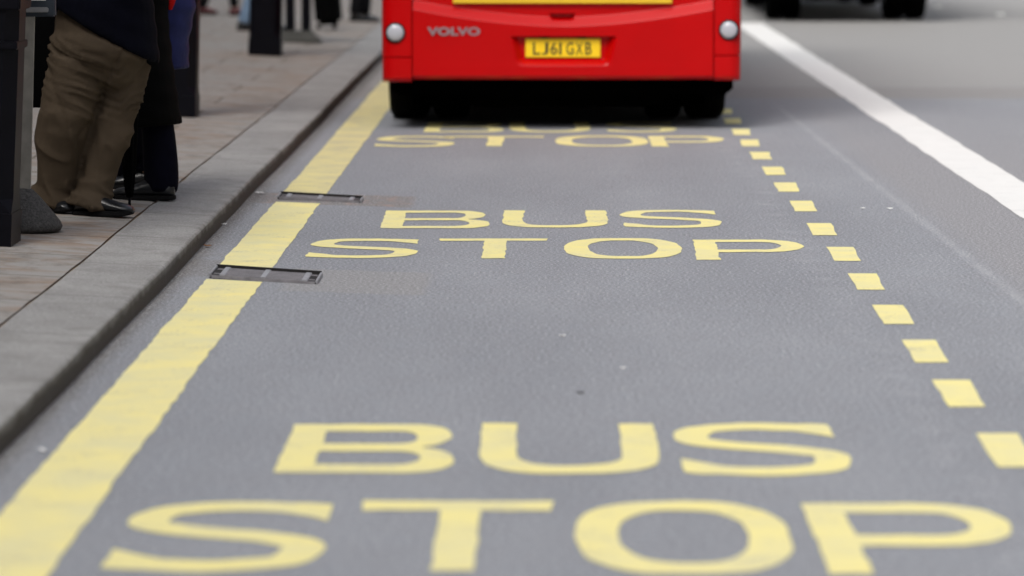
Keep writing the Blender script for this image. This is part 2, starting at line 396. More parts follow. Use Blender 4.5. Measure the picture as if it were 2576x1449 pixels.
def arc(cx, cy, rx, ry, a0, a1, n=14, p=2.0):
    out = []
    for i in range(n+1):
        t = R(a0+(a1-a0)*i/n); c, s = math.cos(t), math.sin(t)
        out.append((cx+rx*math.copysign(abs(c)**(2/p), c), cy+ry*math.copysign(abs(s)**(2/p), s)))
    return out
def glyph(ch, w, h, s, sh):
    if ch == 'T':
        c = w*.52
        return [[(0, h), (w, h), (w, h-sh), (c+s/2, h-sh), (c+s/2, 0), (c-s/2, 0), (c-s/2, h-sh), (0, h-sh)]]
    if ch == 'O':
        return [arc(w/2, h/2, w/2, h/2, 0, 350, 44, 2.7), arc(w/2, h/2, w/2-s*1.02, h/2-sh, 0, 350, 44, 2.5)]
    if ch == 'U':
        out = [(0, h)] + arc(w/2, h*.40, w/2, h*.40, 180, 360, 30, 2.8) + [(w, h), (w-s, h)]
        inn = arc(w/2, h*.40, w/2-s, h*.40-sh, 360, 180, 30, 2.6) + [(s, h)]
        return [out+inn]
    if ch == 'P':
        yb = h*.375; r = (h-yb)/2; cx = w*.62
        out = [(0, 0), (0, h), (cx, h)] + arc(cx, h-r, w-cx, r, 89, -89, 18, 2.1) + [(cx, yb), (s, yb), (s, 0)]
        inn = [(s, h-sh), (cx, h-sh)] + arc(cx, h-r, w-cx-s, r-sh, 89, -89, 16, 2.1) + [(cx, yb+sh), (s, yb+sh)]
        return [out, inn]
    if ch == 'B':
        m = h*.50; cx = w*.70; r1 = (h-m)/2; r2 = m/2; t = sh*.5
        out = [(0, 0), (0, h), (cx, h)] + arc(cx, m+r1, w*.965-cx, r1, 89, -70, 16, 2.3) + arc(cx, r2, w-cx, r2, 70, -89, 16, 2.3) + [(cx, 0)]
        i1 = [(s, h-sh), (cx-.02, h-sh)] + arc(cx-.02, m+r1+(t-sh)/2, w*.965-cx-s*.95+.02, r1-(t+sh)/2, 89, -89, 14, 2.1) + [(cx-.02, m+t), (s, m+t)]
        i2 = [(s, m-t), (cx-.02, m-t)] + arc(cx-.02, r2+(sh-t)/2, w-cx-s*.95+.02, r2-(t+sh)/2, 89, -89, 14, 2.1) + [(cx-.02, sh), (s, sh)]
        return [out, i1, i2]
    if ch == 'S':
        a, b = s/2, sh/2
        P = [(.975*w, h*.835), (.86*w, h*.885), (.72*w, h-b*1.25), (.48*w, h-b), (.22*w, h-b*1.7), (.07*w+a*.6, h*.80), (a, h*.715), (.09*w+a*.5, h*.63), (.32*w, h*.555),
             (.5*w, h*.515), (.70*w, h*.465), (.93*w-a*.5, h*.385), (w-a, h*.285), (.93*w-a*.6, h*.19), (.78*w, b*1.7), (.52*w, b), (.28*w, b*1.25), (.14*w, h*.125), (.02*w, h*.175)]
        Q = []
        for i in range(len(P)-1):
            p0, p1, p2, p3 = P[max(i-1, 0)], P[i], P[i+1], P[min(i+2, len(P)-1)]
            for k in range(5):
                t = k/5
                Q.append(tuple(.5*((2*p1[c])+(-p0[c]+p2[c])*t+(2*p0[c]-5*p1[c]+4*p2[c]-p3[c])*t*t+(-p0[c]+3*p1[c]-3*p2[c]+p3[c])*t**3) for c in (0, 1)))
        Q.append(P[-1]); L = []; Rr = []
        for i in range(len(Q)):
            q0 = Q[max(i-1, 0)]; q1 = Q[min(i+1, len(Q)-1)]; tx, ty = q1[0]-q0[0], q1[1]-q0[1]; l = math.hypot(tx, ty) or 1
            nx, ny = -ty/l, tx/l; e_ = max(0, 1-min(i, len(Q)-1-i)/9); nx *= 1-e_; ny = ny*(1-e_)+math.copysign(e_, ny); a, b = s/2, sh/2*(1+.75*e_); k = math.sqrt(a*a*nx*nx+b*b*ny*ny); ox, oy = a*a*nx/k, b*b*ny/k
            L.append((Q[i][0]+ox, Q[i][1]+oy)); Rr.append((Q[i][0]-ox, Q[i][1]-oy))
        return [L+Rr[::-1]]
def legend(rows, sh, lab, matl, amp, seed):
    y0 = rows[0][2]; root = empty('bus_stop_lettering', (0, y0, 0))
    for (ch, x0, yb, x1, yt, lean) in rows:
        pass
    for i, (ch, x0, yb, x1, yt, lean) in enumerate(rows):
        w_, h_ = x1-x0, yt-yb; loops = glyph(ch, w_, h_, .106, sh)
        mp = lambda p: (x0+p[0]+lean*(p[1]/h_-.5), yb+p[1]-y0)
        o = fill('letter', [rag([mp(p) for p in L], .014, amp, 16, seed+i) for L in loops], .004, matl, root)
        tag(o, 'yellow letter ' + ch)
    tag(root, lab, 'road marking', 'yellow bus stop lettering painted in the bay')
near = [('B', -.768, 10.215, -.260, 11.165, -.005), ('U', -.188, 10.20, .336, 11.187, 0), ('S', .388, 10.17, .887, 11.21, .0),
        ('S', -1.085, 8.688, -.550, 9.717, -.0), ('T', -.486, 8.708, .022, 9.73, .0), ('O', .079, 8.666, .628, 9.735, .0), ('P', .688, 8.676, 1.207, 9.70, -.0)]
mid = [('B', -.812, 17.876, -.275, 18.88, -.02), ('U', -.212, 17.925, .319, 18.91, .0), ('S', .383, 17.908, .886, 18.94, .0),
       ('S', -1.092, 16.385, -.583, 17.328, 0), ('T', -.494, 16.373, .015, 17.333, 0), ('O', .096, 16.36, .633, 17.36, .0), ('P', .694, 16.31, 1.205, 17.284, .018)]
far = [('B', -.835, 25.243, -.285, 26.36, 0), ('U', -.246, 25.249, .322, 26.41, 0), ('S', .434, 25.254, .923, 26.42, 0),
       ('S', -1.125, 23.748, -.597, 24.82, 0), ('T', -.676, 23.83, -.005, 24.825, 0), ('O', .073, 23.797, .692, 24.87, 0), ('P', .705, 23.802, 1.207, 24.836, 0)]
legend(near, .150, 'huge yellow BUS STOP lettering nearest the camera at the bottom of the photo', YEL, .006, 100)
legend(mid, .118, 'sharp yellow BUS STOP lettering in the middle of the bay beside the two grates', YEL, .008, 200)
legend(far, .125, 'distant yellow BUS STOP lettering partly under the rear of the red bus', YEL, .008, 300)

# ---------------------------------------------------------------- drain grates
def grate(x, y, wd, dp, sh_, lab):
    root = empty('drain_grate', (x, y, .002))
    hw, hd = wd/2, dp/2; T = Matrix(((1, 0, 0, 0), (sh_, 1, 0, 0), (-.012, 0, 1, .004), (0, 0, 0, 1)))  # laid askew, following the channel
    b = MB(); b.box(-hw, hw, -hd, hd, -.008, .004, T); b.build('slot_shade_plate', IROND, root)  # flat near-black plate, no opening; the shade between slats is its colour
    for xa in (-hw-.004, hw-.006): MB().box(xa, xa+.010, -hd, hd, -.006, .013, T).build('frame', IRONL, root, bevel=.002)
    f = MB(); f.box(-hw+.008, hw-.008, -hd-.006, -hd+.006, -.006, .0068, T); f.build('front_edge', IRON, root)
    f = MB(); f.box(-hw, hw, hd, hd+.012, -.006, .017, T); f.build('rear_edge', IROND, root)
    for k in range(7):
        yy = -hd+.030+(dp-.075)*k/6; g = MB(); q = (dp-.07)/12*.62
        g.box(-hw+.055, hw-.055, yy-q, yy+q, .0042, .0080, T)
        if k in (1, 5):
            g.box(-hw+.012, -hw+.050, yy-q, yy+q, .0042, .0078, T); g.box(hw-.050, hw-.012, yy-q, yy+q, .0042, .0078, T)
        g.build('slat', IRON, root, bevel=.0015)
    for xx in (-hw+.055, 0, hw-.055):
        MB().box(xx-.014, xx+.014, -hd+.012, hd-.016, .0042, .0105, T).build('cross_bar', IRONL, root, bevel=.003)
    tag(root, lab, 'drain grate', 'drain grates in the gutter')
grate(-1.192, 15.565, .472, .345, -.50, 'near cast iron drain grate with clearly visible slats breaking the yellow kerbside line')
grate(-1.205, 19.60, .458, .225, -.50, 'far narrow drain grate crossing the yellow line beside a rusty patch')

# ---------------------------------------------------------------- red bus
BX0, BX1, BXC, BY = -1.135, 1.370, .120, 25.5
def rear_y(x):  # plan curve of the rear
    u = abs(x-BXC)/1.2525
    y = .03*u*u
    if u > .93:
        t = (u-.93)/.07; y += .085*(1-math.sqrt(max(0, 1-t*t)))
    return BY+y
bus = empty('double_decker_bus', (0, 0, 0))
tag(bus, 'bright red double decker bus seen from behind with yellow number plate', 'bus')
def rear_grid(name, x0, x1, z0, z1, nx, nz, dfun, mat, parent, thick=.03):
    m = MB(); vs = []; fs = []
    for j in range(nz+1):
        for i in range(nx+1):
            x = x0+(x1-x0)*i/nx; z = z0+(z1-z0)*j/nz
            vs.append((x, rear_y(x)-dfun(x, z), z))
    for j in range(nz):
        for i in range(nx):
            a = j*(nx+1)+i; fs.append((a, a+1, a+nx+2, a+nx+1))
    # returned edges give the panel a thickness
    rim = [i for i in range(nx+1)]+[j*(nx+1)+nx for j in range(1, nz+1)]+[nz*(nx+1)+i for i in range(nx-1, -1, -1)]+[j*(nx+1) for j in range(nz-1, 0, -1)]
    k = len(vs)
    for r in rim: v = vs[r]; vs.append((v[0], v[1]+thick, v[2]))
    L = len(rim)
    for i in range(L): fs.append((rim[i], rim[(i+1) % L], k+(i+1) % L, k+i))
    m.add(vs, fs); me = m.mesh(name); o = link(name, me, mat, parent, smooth=True)
    bm = bmesh.new(); bm.from_mesh(me)
    for e in bm.edges:
        if len(e.link_faces) == 2 and e.calc_face_angle() > .9: e.smooth = False
    bm.to_mesh(me); bm.free(); return o
def cover(x, z):
    u = abs(x-.127)/1.05; zl = .722+.120*u**1.75; zu = zl+.066
    d = .050*(1-sm(zl-.004, zu+.004, z)) if True else 0
    d = .050*(1-max(0, min(1, (z-zl)/(zu-zl))))
    # rounded bottom lip
    if z < .385: d -= .03*((.385-z)/.025)**2
    # handle notch
    if .762 < z < .822:
        hw = .083*(.8+.25*(z-.77)/.04); a = sm(hw+.006, hw-.004, abs(x-.125)); d -= (.045)*a*sm(.764, .774, z)*(1-sm(.806, .811, z))
    # plate recess, wider at the top, with a sloping sill that catches the sky
    if .43 < z < .68:
        t = (z-.45)/.20; xl = -.155-.052*t; xr = .420+.052*t
        a = sm(xl-.04, xl+.03, x)*(1-sm(xr-.03, xr+.04, x)); q = max(0, min(1, (z-.452)/.045)); top = 1-sm(.648, .656, z)
        d -= .055*a*q*top
    return d
rear_grid('engine_cover', -.917, 1.173, .352, 1.30, 300, 240, cover, RED, bus)
rear_grid('corner_panel', BX0, -.925, .512, 1.30, 24, 30, lambda x, z: .048, RED, bus, .12)
rear_grid('corner_panel', 1.181, BX1, .525, 1.30, 24, 30, lambda x, z: .048, RED, bus, .12)
rear_grid('lower_corner_panel', BX0+.004, -.925, .335, .505, 24, 12, lambda x, z: .050-(.04*((.365-z)/.03)**2 if z < .365 else 0), RED, bus, .12)
rear_grid('lower_corner_panel', 1.181, BX1-.002, .345, .518, 24, 12, lambda x, z: .050-(.04*((.375-z)/.03)**2 if z < .375 else 0), RED, bus, .12)
# advert panel above the cover
rear_grid('advert_panel', -.635, .885, .884, 1.26, 40, 8, lambda x, z: .030, YAD, bus)
for X, Z in ((-1.037, .679), (1.281, .699)):
    y = rear_y(X)-.048
    rg = [[(X+r*math.cos(t), y-dy, Z+r*math.sin(t)) for t in [2*math.pi*k/32 for k in range(32)]] for r, dy in ((.072, -.01), (.072, .008), (.066, .014), (.060, .010))]
    lamp = MB().loft(rg).build('reversing_lamp', BLK, bus, smooth=True)
    rg = [[(X+r*math.cos(t), y-dy, Z+r*math.sin(t)) for t in [2*math.pi*k/32 for k in range(32)]] for r, dy in ((.060, .006), (.058, .016), (.045, .024), (.022, .029), (.004, .030))]
    MB().loft(rg).build('lens', LENS, lamp, smooth=True)
py = rear_y(.13)+.004
pl = MB().box(-.132, .389, py-.016, py-.003, .507, .637).build('number_plate', PLY, bus, bevel=.003)
for ch, a, b in (('L', 1341, 1359), ('J', 1363, 1380), ('6', 1385, 1403), ('1', 1407, 1413), ('G', 1425, 1444), ('X', 1449, 1467), ('B', 1473, 1489)):
    text_mesh('plate_character', ch, (a-1370)*.002757, (b-1370)*.002757, .526, .612, py-.017, PLB, pl, .0012, .012)
for X in (.0, .262):
    MB().box(X-.032, X+.032, py-.03, py+.01, .640, .662).build('plate_lamp', BLK, bus, bevel=.004)
ty = rear_y(-.63)-.051
text_mesh('maker_lettering', 'VOLVO', -.815, -.447, .660, .718, ty, CHR, bus, .006, .035)
# body shell
yr, yf = BY+.13, BY+10.4
sh_ = MB()
def ring(z, ins):
    pts = []; r = .10
    x0, x1, y0, y1 = BX0+ins, BX1-ins, yr-.02+ins, yf-ins
    for cx_, cy_, a0 in ((x1-r, y0+r, -90), (x1-r, y1-r, 0), (x0+r, y1-r, 90), (x0+r, y0+r, 180)):
        for k in range(7): t = R(a0+15*k); pts.append((cx_+r*math.cos(t), cy_+r*math.sin(t), z))
    return pts
sh_.loft([ring(.36, .02), ring(.42, .0), ring(2.3, .0), ring(4.15, .03), ring(4.32, .09), ring(4.38, .22)])
sh_.build('body', RED, bus, smooth=False)
rear_grid('rear_upper_panel', BX0, BX1, 1.31, 4.25, 60, 30, lambda x, z: .03-(.25*((z-3.2)/1.05)**2 if z > 3.2 else 0), RED, bus, .14)
MB().box(-.75, 1.0, BY-.075, BY-.02, 1.62, 2.30).build('rear_window', GLASS, bus, bevel=.02)
MB().box(-.85, 1.1, BY-.06, BY+.02, 2.75, 3.35).build('upper_rear_window', GLASS, bus, bevel=.02)
for s_, X in ((-1, BX0), (1, BX1)):
    for z0, z1 in ((1.35, 2.15), (2.95, 3.7)):
        for k in range(6):
            MB().box(min(X+s_*.006, X-s_*.02), max(X+s_*.006, X-s_*.02), BY+.9+k*1.52, BY+2.32+k*1.52, z0, z1).build('side_window', GLASS, bus)
    xx = X-s_*.10
    for Y, z in ((BY-.05, 1.40), (BY-.05, 1.18)):
        pass
    for z in (1.02, 1.18):
        rg = [[(xx+r*math.cos(t), rear_y(xx)-.048-dy, z+r*math.sin(t)) for t in [2*math.pi*q/24 for q in range(24)]] for r, dy in ((.06, -.01), (.06, .012), (.04, .02), (.01, .022))]
        MB().loft(rg).build('tail_lamp', simple('tail_lamp_red', (.35, .01, .01), .2) if z > 1.1 else simple('tail_lamp_amber', (.6, .2, .02), .2), bus, smooth=True)
MB().box(BX0+.12, BX1-.12, yf-.03, yf+.01, 1.1, 2.2).build('windscreen', GLASS, bus, bevel=.01)
MB().box(BX0+.12, BX1-.12, yf-.04, yf+.008, 2.7, 3.8).build('upper_windscreen', GLASS, bus, bevel=.01)
# underside: engine cradle, skirts, plus low blocks added to deepen the dark
u = MB(); u.box(BX0+.08, BX1-.08, BY+.12, yf-.2, .24, .37); u.box(-.55, .85, BY+.25, BY+1.5, .16, .25); u.box(-.3, .2, BY+2.2, BY+9, .18, .25)
u.box(BX0+.055, BX0+.09, BY+.10, BY+1.2, .27, .37); u.box(BX1-.10, BX1-.05, BY+.10, BY+1.2, .265, .37)
u.box(-.95, 1.15, BY+.75, BY+.78, .13, .36); u.box(-.85, 1.05, BY+.5, BY+2.6, .13, .30)  # full-width flap and low block added to keep the under-bus gap black
u.build('underside', BLKM, bus, bevel=.02)
def wheel(parent, xc, y, r, wd, name='wheel'):
    e = MB(); prof_ = [(-wd/2, r*.62), (-wd/2, r*.9), (-wd/2*.85, r*.975), (-wd/2*.6, r), (wd/2*.6, r), (wd/2*.85, r*.975), (wd/2, r*.9), (wd/2, r*.62)]
    e.loft([[(xc+a, y+q*math.cos(t), r+q*math.sin(t)) for t in [2*math.pi*k/48 for k in range(48)]] for a, q in prof_])
    ty_ = e.build(name, RUB, parent, smooth=True)
    e = MB(); e.loft([[(xc+a, y+q*math.cos(t), r+q*math.sin(t)) for t in [2*math.pi*k/32 for k in range(32)]] for a, q in ((-wd/2-.006, r*.2), (-wd/2-.004, r*.58), (wd/2+.004, r*.58), (wd/2+.006, r*.2))])
    e.build('rim', SILV, ty_)
for X in (-.985, 1.172): wheel(bus, X, BY+1.42, .48, .29)
for X in (-.68, .865): wheel(bus, X, BY+1.42, .48, .27)
for X in (BX0+.17, BX1-.17): wheel(bus, X, BY+8.1, .48, .29)

# ---------------------------------------------------------------- black coach on the far right
tr = empty('black_lorry', (0, 0, 0)); TY = 48.9
tag(tr, 'black lorry with twin rear tyres, only its wheels in view at the top right', 'lorry')
MB().box(2.70, 5.08, TY-1.6, TY+7, .95, 3.3).build('cargo_body', BLK, tr, bevel=.05)
MB().box(2.74, 5.0, TY-1.55, TY+6.8, .62, .94).build('chassis', BLKM, tr, bevel=.02)
MB().box(2.75, 5.02, TY+7.1, TY+9, .6, 2.6).build('cab', BLK, tr, bevel=.12, seg=3)
MB().box(2.95, 4.85, TY+8.99, TY+9.02, 1.6, 2.4).build('windscreen', GLASS, tr)
ax = MB(); ax.tube([(3.0, TY, .50), (5.0, TY, .50)], [.09, .09]); ax.ell((4.0, TY, .45), (.24, .2, .24)); ax.box(3.45, 4.5, TY-.12, TY+.1, .24, .40)
ax.build('rear_axle', BLKM, tr, smooth=True)
MB().box(2.72, 2.93, TY-.62, TY-.58, .22, .95).build('mudflap', BLKM, tr)
for X in (3.055, 3.285, 4.64, 4.92): wheel(tr, X, TY, .50, .225 if X < 4 else .27)
for X in (3.15, 4.85): wheel(tr, X, TY+6.2, .50, .28)
MB().box(3.6, 4.12, TY-1.63, TY-1.61, .99, 1.10).build('number_plate', PLY, tr)
for X in (2.85, 4.93): MB().box(X-.09, X+.09, TY-1.64, TY-1.60, 1.0, 1.14).build('tail_lamp', simple('lorry_lamp', (.3, .01, .01), .3), tr, bevel=.01)
# white road studs beyond
for i, (x, y, lab) in enumerate(((5.80, 54.1, 'small white road stud right of the black lorry wheels'), (6.28, 50.6, 'small white road stud nearest the top right corner'))):
    m = MB(); m.loft([[(x+r*math.cos(t), y+r*math.sin(t), z) for t in [2*math.pi*k/20 for k in range(20)]] for r, z in ((.07, 0), (.068, .008), (.05, .018), (.01, .022))])
    tag(m.build('road_stud', WHT, smooth=True), lab, 'road stud', 'white road studs')

# ---------------------------------------------------------------- black square columns along the pavement
def column(x1, y, wd, lean, lab, first=None, band=False, h=3.1):
    z0 = pz(x1-wd/2)-.01; root = empty('black_column', (x1-wd/2, y+wd/2, z0)); root.rotation_euler = (0, lean, 0)
    hw = wd/2; c = .055
    def oc(z, c, hw=hw): return [(hw, -hw+c, z), (hw, hw-c, z), (hw-c, hw, z), (-hw+c, hw, z), (-hw, hw-c, z), (-hw, -hw+c, z), (-hw+c, -hw, z), (hw-c, -hw, z)]
    MB().loft([oc(0, .002, hw+.004), oc(.15, .002, hw+.004)]).build('plinth', BLK, root)
    MB().loft([oc(.15, .003), oc(.21, c), oc(h, c)]).build('shaft', BLK, root)
    if band:
        MB().box(-hw-.012, hw+.004, -hw-.014, hw+.01, .86, .895).build('ledge', BLK, root, bevel=.004)
        MB().box(-hw-.02, hw+.012, -hw-.02, hw+.02, 1.03, 1.9).build('control_box', BLK, root, bevel=.006)
    MB().box(-hw-.03, hw+.03, -hw-.03, hw+.03, h-.001, h+.06).build('cap', BLK, root, bevel=.01)
    tag(root, lab, 'column', 'square black columns along the pavement')
column(-2.312, 15.73, .30, R(2.8), 'black square column at the left edge of the photo, in front of the grey stone base', band=True)
column(-2.390, 24.96, .30, R(1.6), 'black square column behind the person in the blue jacket')
column(-2.488, 34.46, .30, R(1.2), 'black square column standing clear in the middle of the pavement')

# ---------------------------------------------------------------- temporary stop sign with stone base, left
sg = empty('portable_stop_sign', (-2.36, 16.5, pz(-2.36)))
tag(sg, 'temporary stop sign on a rough dark grey stone base with grey post', 'sign')
rg = []
for r, z in ((.168, 0), (.176, .018), (.168, .038), (.130, .085), (.075, .150), (.040, .185), (.02, .19)):
    rg.append([(r*math.cos(t)*(1+.04*noise.noise(Vector((math.cos(t)*3, math.sin(t)*3, z*9)))), r*math.sin(t), z) for t in [2*math.pi*k/40 for k in range(40)]])
MB().loft(rg).build('base', STONEB, sg, smooth=True)
MB().box(-.020, .025, -.022, .022, .17, 2.4, Matrix.Rotation(R(2.2), 4, 'Y')).build('post', GREYP, sg, bevel=.004)
cs = MB(); cs.box(.015, .157, -.03, .03, .965, 1.62); case = cs.build('timetable_case', SLATE, sg, bevel=.006)
MB().box(.020, .118, -.040, -.031, 1.037, 1.55).build('poster', PAPER, case)
MB().box(.070, .102, -.0425, -.0405, 1.048, 1.075).build('poster_print', ORNG, case)
MB().box(.018, .130, -.055, -.031, .985, 1.008).build('bottom_rail', SILV, case, bevel=.004)

# ---------------------------------------------------------------- people
def shoe(parent, heel, dirv, L=.30, mat=SHOE, name='shoe', wd=.112):
    hx, hy = heel; a = math.atan2(dirv[1], dirv[0]); g = pz(hx+.15*math.cos(a))
    def T(p): return (hx+p[0]*math.cos(a)-p[1]*math.sin(a), hy+p[0]*math.sin(a)+p[1]*math.cos(a), g+p[2])
    prof = [(0.0, .25, .065), (.06, .62, .092), (.18, .72, .105), (.33, .72, .108), (.48, .76, .096), (.62, .88, .078), (.76, 1.0, .066), (.88, .95, .058), (.96, .70, .046), (1.0, .32, .030)]
    rings = []; n = 20
    for t, wf, hh in prof:
        ring = []
        for k in range(n):
            b = 2*math.pi*k/n; c, s = math.cos(b), math.sin(b)
            y = wd/2*wf*math.copysign(abs(c)**.75, c); z = .018+max(0, hh-.018)*(.5+.5*math.copysign(abs(s)**.85, s))
            ring.append(T((t*L, y*(1-.35*max(0, s)), z)))
        rings.append(ring)
    o = MB().loft(rings).build(name, mat, parent, smooth=True)
    m = MB(); out = []
    for t, wf, hh in prof: out.append((t*L-.004, wd/2*wf+.004))
    pts = [(x, y) for x, y in out]+[(x, -y) for x, y in reversed(out)]
    lo = [[T((x+(.006 if z_ == 0 else 0)*(-1 if x > L/2 else 1), y*(.95 if z_ == 0 else 1), z_+(.010*max(0, (x/L-.75)/.25)**2))) for x, y in pts] for z_ in (0, .008, .024)]
    m.loft(lo).build('sole', SOLE, o)
    return o
def folds(seed, amp, slant, freq, zlo, zhi):
    def fn(p, nn):
        u = p.z+slant*p.x+.035*noise.noise(p*5+Vector((seed, 0, 0))); m = .35+.65*sm(-.1, .45, noise.noise(p*4.5+Vector((0, seed, 3))))
        w_ = sm(zlo-.12, zlo+.05, p.z)*(1-sm(zhi-.05, zhi+.12, p.z))
        f = math.sin(u*freq)*.6+math.sin(u*freq*1.73+1.3+3*noise.noise(p*3))*.4
        f = 1-abs(f)*2 if False else f
        return amp*(m*w_*f+.9*noise.noise(Vector((p.x*9, p.y*9, p.z*3.5+seed)))*(1-.5*w_))
    return fn
def hand(m, wrist, d, palm_n, s=1.0, curl=.6):
    """palm and five bent fingers, rooted in the wrist"""
    d = Vector(d).normalized(); pn = Vector(palm_n).normalized(); side = d.cross(pn).normalized(); wv = Vector(wrist)
    for k in range(4):
        o = (k-1.5)*.019*s; m.tube([wv+side*o*.6, wv+d*.085*s+side*o], [.014*s, .011*s], 8)
        L = (.070, .080, .074, .058)[k]*s; p = wv+d*.088*s+side*o; dd = d.copy(); r = .0088*s
        for q, fr in enumerate((.45, .32, .23)):
            dd = (dd+pn*curl*(.45+.3*q)).normalized(); e = p+dd*L*fr; m.tube([p, e], [r, r*.9], 8); p = e; r *= .92
    p = wv+d*.02*s-side*.026*s; e = p+(d*.6-side*.6+pn*.5).normalized()*.045*s; m.tube([p, e], [.012*s, .010*s], 8); m.tube([e, e+(d*.9+pn*.5).normalized()*.032*s], [.010*s, .008*s], 8)
def person(label, face, hips, knees, ankles, heels, toes, torso, shr, hands, trm, topm, hem, hemtilt, trr, tor, group=None, shoem=SHOE, fold=None, height=1.78, coat=None, vox=.012, sl=.30, hoodh=HAIR, trr2=None):
    """face: heading angle; torso: list of (x,y,z,rx,ry); trr: radii hip,thigh,knee,calf,hem"""
    c0 = Vector(torso[0][:3]); gx = sum(a[0] for a in ankles)/2; gy = sum(a[1] for a in ankles)/2
    root = empty('person', (gx, gy, pz(gx))); off = Vector((gx, gy, pz(gx)))
    tag(root, label, 'person', group)
    fd = Vector((math.cos(face), math.sin(face), 0)); lf = Vector((-math.sin(face), math.cos(face), 0))
    top = Vector(torso[-1][:3]); neck = top+Vector((0, 0, .05)); head = Vector((top.x, top.y, pz(gx)+height-.125))+fd*.03
    # ---- body: one continuous surface
    b = MB()
    for h_, k_, a_ in zip(hips, knees, ankles): b.tube([h_, k_, a_], [.075, .052, .036], 12)
    b.tube([Vector(t[:3]) for t in torso], [min(t[3], t[4])*.6 for t in torso], 14)
    b.tube([top, head-Vector((0, 0, .06))], [.062, .056], 14)
    b.ell(head+fd*.0, (.098, .078, .122), face); b.ell(head+fd*.018-Vector((0, 0, .055)), (.075, .062, .068), face)
    b.ell(head+fd*.098-Vector((0, 0, .020)), (.018, .013, .024), face, 10, 6)
    b.ell(head+fd*.088-Vector((0, 0, .066)), (.012, .026, .010), face, 10, 6)
    for s in (-1, 1): b.ell(head+lf*s*.078-Vector((0, 0, .01)), (.020, .010, .032), face, 10, 6)
    arms = []
    for s, hd in zip((1, -1), hands):
        sh0 = top+lf*s*shr-Vector((0, 0, .06)); hd = Vector(hd); md = (sh0+hd)/2; D = (hd-sh0).length; bend = math.sqrt(max(.0, .30**2-(D/2)**2))
        el = md-fd*bend*.5-Vector((0, 0, bend*.6))+lf*s*.03
        arms.append((sh0, el, hd)); b.tube([sh0, el, hd], [.05, .040, .026], 12); hand(b, hd, (hd-el), -lf*s if (hd-el).z > -.15 else -lf*s)
    for i, v in enumerate(b.v): b.v[i] = tuple(Vector(v)-off)
    b.remesh('body', SKIN, .0075, root, 4)
    for s in (-1, 1): MB().ell(head+fd*.086+lf*s*.032+Vector((0, 0, .012))-off, (.010, .013, .009), face, 12, 8).build('eye', EYE, root, smooth=True)
    # hair
    hr = MB(); hr.ell(head-fd*.012+Vector((0, 0, .022))-off, (.105, .088, .118), face, 24, 14)
    hm = hr.mesh('hair'); bm = bmesh.new(); bm.from_mesh(hm)
    bmesh.ops.delete(bm, geom=[v for v in bm.verts if (v.co+off-head).dot(fd) > .035 and (v.co+off-head).z < .055 or (v.co+off-head).z < -.06], context='VERTS'); bm.to_mesh(hm); bm.free()
    ho = link('hair', hm, hoodh, root, True); sd = ho.modifiers.new('s', 'SOLIDIFY'); sd.thickness = .012; sd.offset = 1
    # trousers
    t = MB()
    for h_, k_, a_, trr in zip(hips, knees, ankles, (trr, trr2 or trr)):
        h_, k_, a_ = Vector(h_), Vector(k_), Vector(a_)
        pts = [h_, h_.lerp(k_, .5), k_, k_.lerp(a_, .55), k_.lerp(a_, .8), a_]
        t.tube(pts, [trr[0], trr[1], trr[2], trr[3], trr[3]*.97, trr[4]], 20, rounded=False)
    pc = (Vector(hips[0])+Vector(hips[1]))/2
    t.ell(pc+Vector((0, 0, .06)), (tor[0], tor[1], .17), face)
    t.tube([pc+Vector((0, 0, .05)), pc+Vector((0, 0, .20))], [min(tor)*.95, min(tor)*.9], 16)
    for i, v in enumerate(t.v): t.v[i] = tuple(Vector(v)-off)
    fo = fold or folds(3, .004, .3, 70, .5, .8)
    t.remesh('trousers', trm, vox, root, 5, fn=lambda p, nn: fo(p+off, nn))
    # top
    j = MB(); rings = []; N_ = 28
    x0, y0, z0 = torso[0][:3]
    allr = [(x0, y0, hem, torso[0][3]*1.0, torso[0][4])]+list(torso) if not coat else coat+list(torso[1:])
    for (x, y, z, rx, ry) in allr:
        ring = []
        for k in range(N_):
            a = 2*math.pi*k/N_; px2 = rx*math.cos(a); py2 = ry*math.sin(a)
            X = x+px2*math.cos(face)-py2*math.sin(face); Y = y+px2*math.sin(face)+py2*math.cos(face)
            tz = hemtilt*(X-x)*(1-sm(hem, hem+.5, z)) if hemtilt else 0
            ring.append(Vector((X, Y, z+tz)))
        rings.append(ring)
    j.loft(rings)
    j.ell(top-Vector((0, 0, .03)), (.12, shr+.01, .10), face)
    for (sh0, el, hd) in arms:
        cu = hd+(el-hd).normalized()*.03; j.tube([sh0, el, cu], [.075, .062, .048], 14); j.ell(el, (.068, .068, .068)); j.tube([sh0, el], [.072, .064], 12)
    for i, v in enumerate(j.v): j.v[i] = tuple(Vector(v)-off)
    j.remesh('coat' if coat else 'jacket', topm, .013, root, 4, fn=lambda p, nn: .005*noise.noise(Vector(((p.x)*9, p.y*9, p.z*4)))+.003*math.sin(p.z*55+p.x*25))
    for (hx, hy), (tx, ty) in zip(heels, toes):
        s_ = shoe(root, (hx, hy), (tx-hx, ty-hy), sl, shoem)
        s_.location = -off; s_.matrix_parent_inverse = Matrix()
    return root
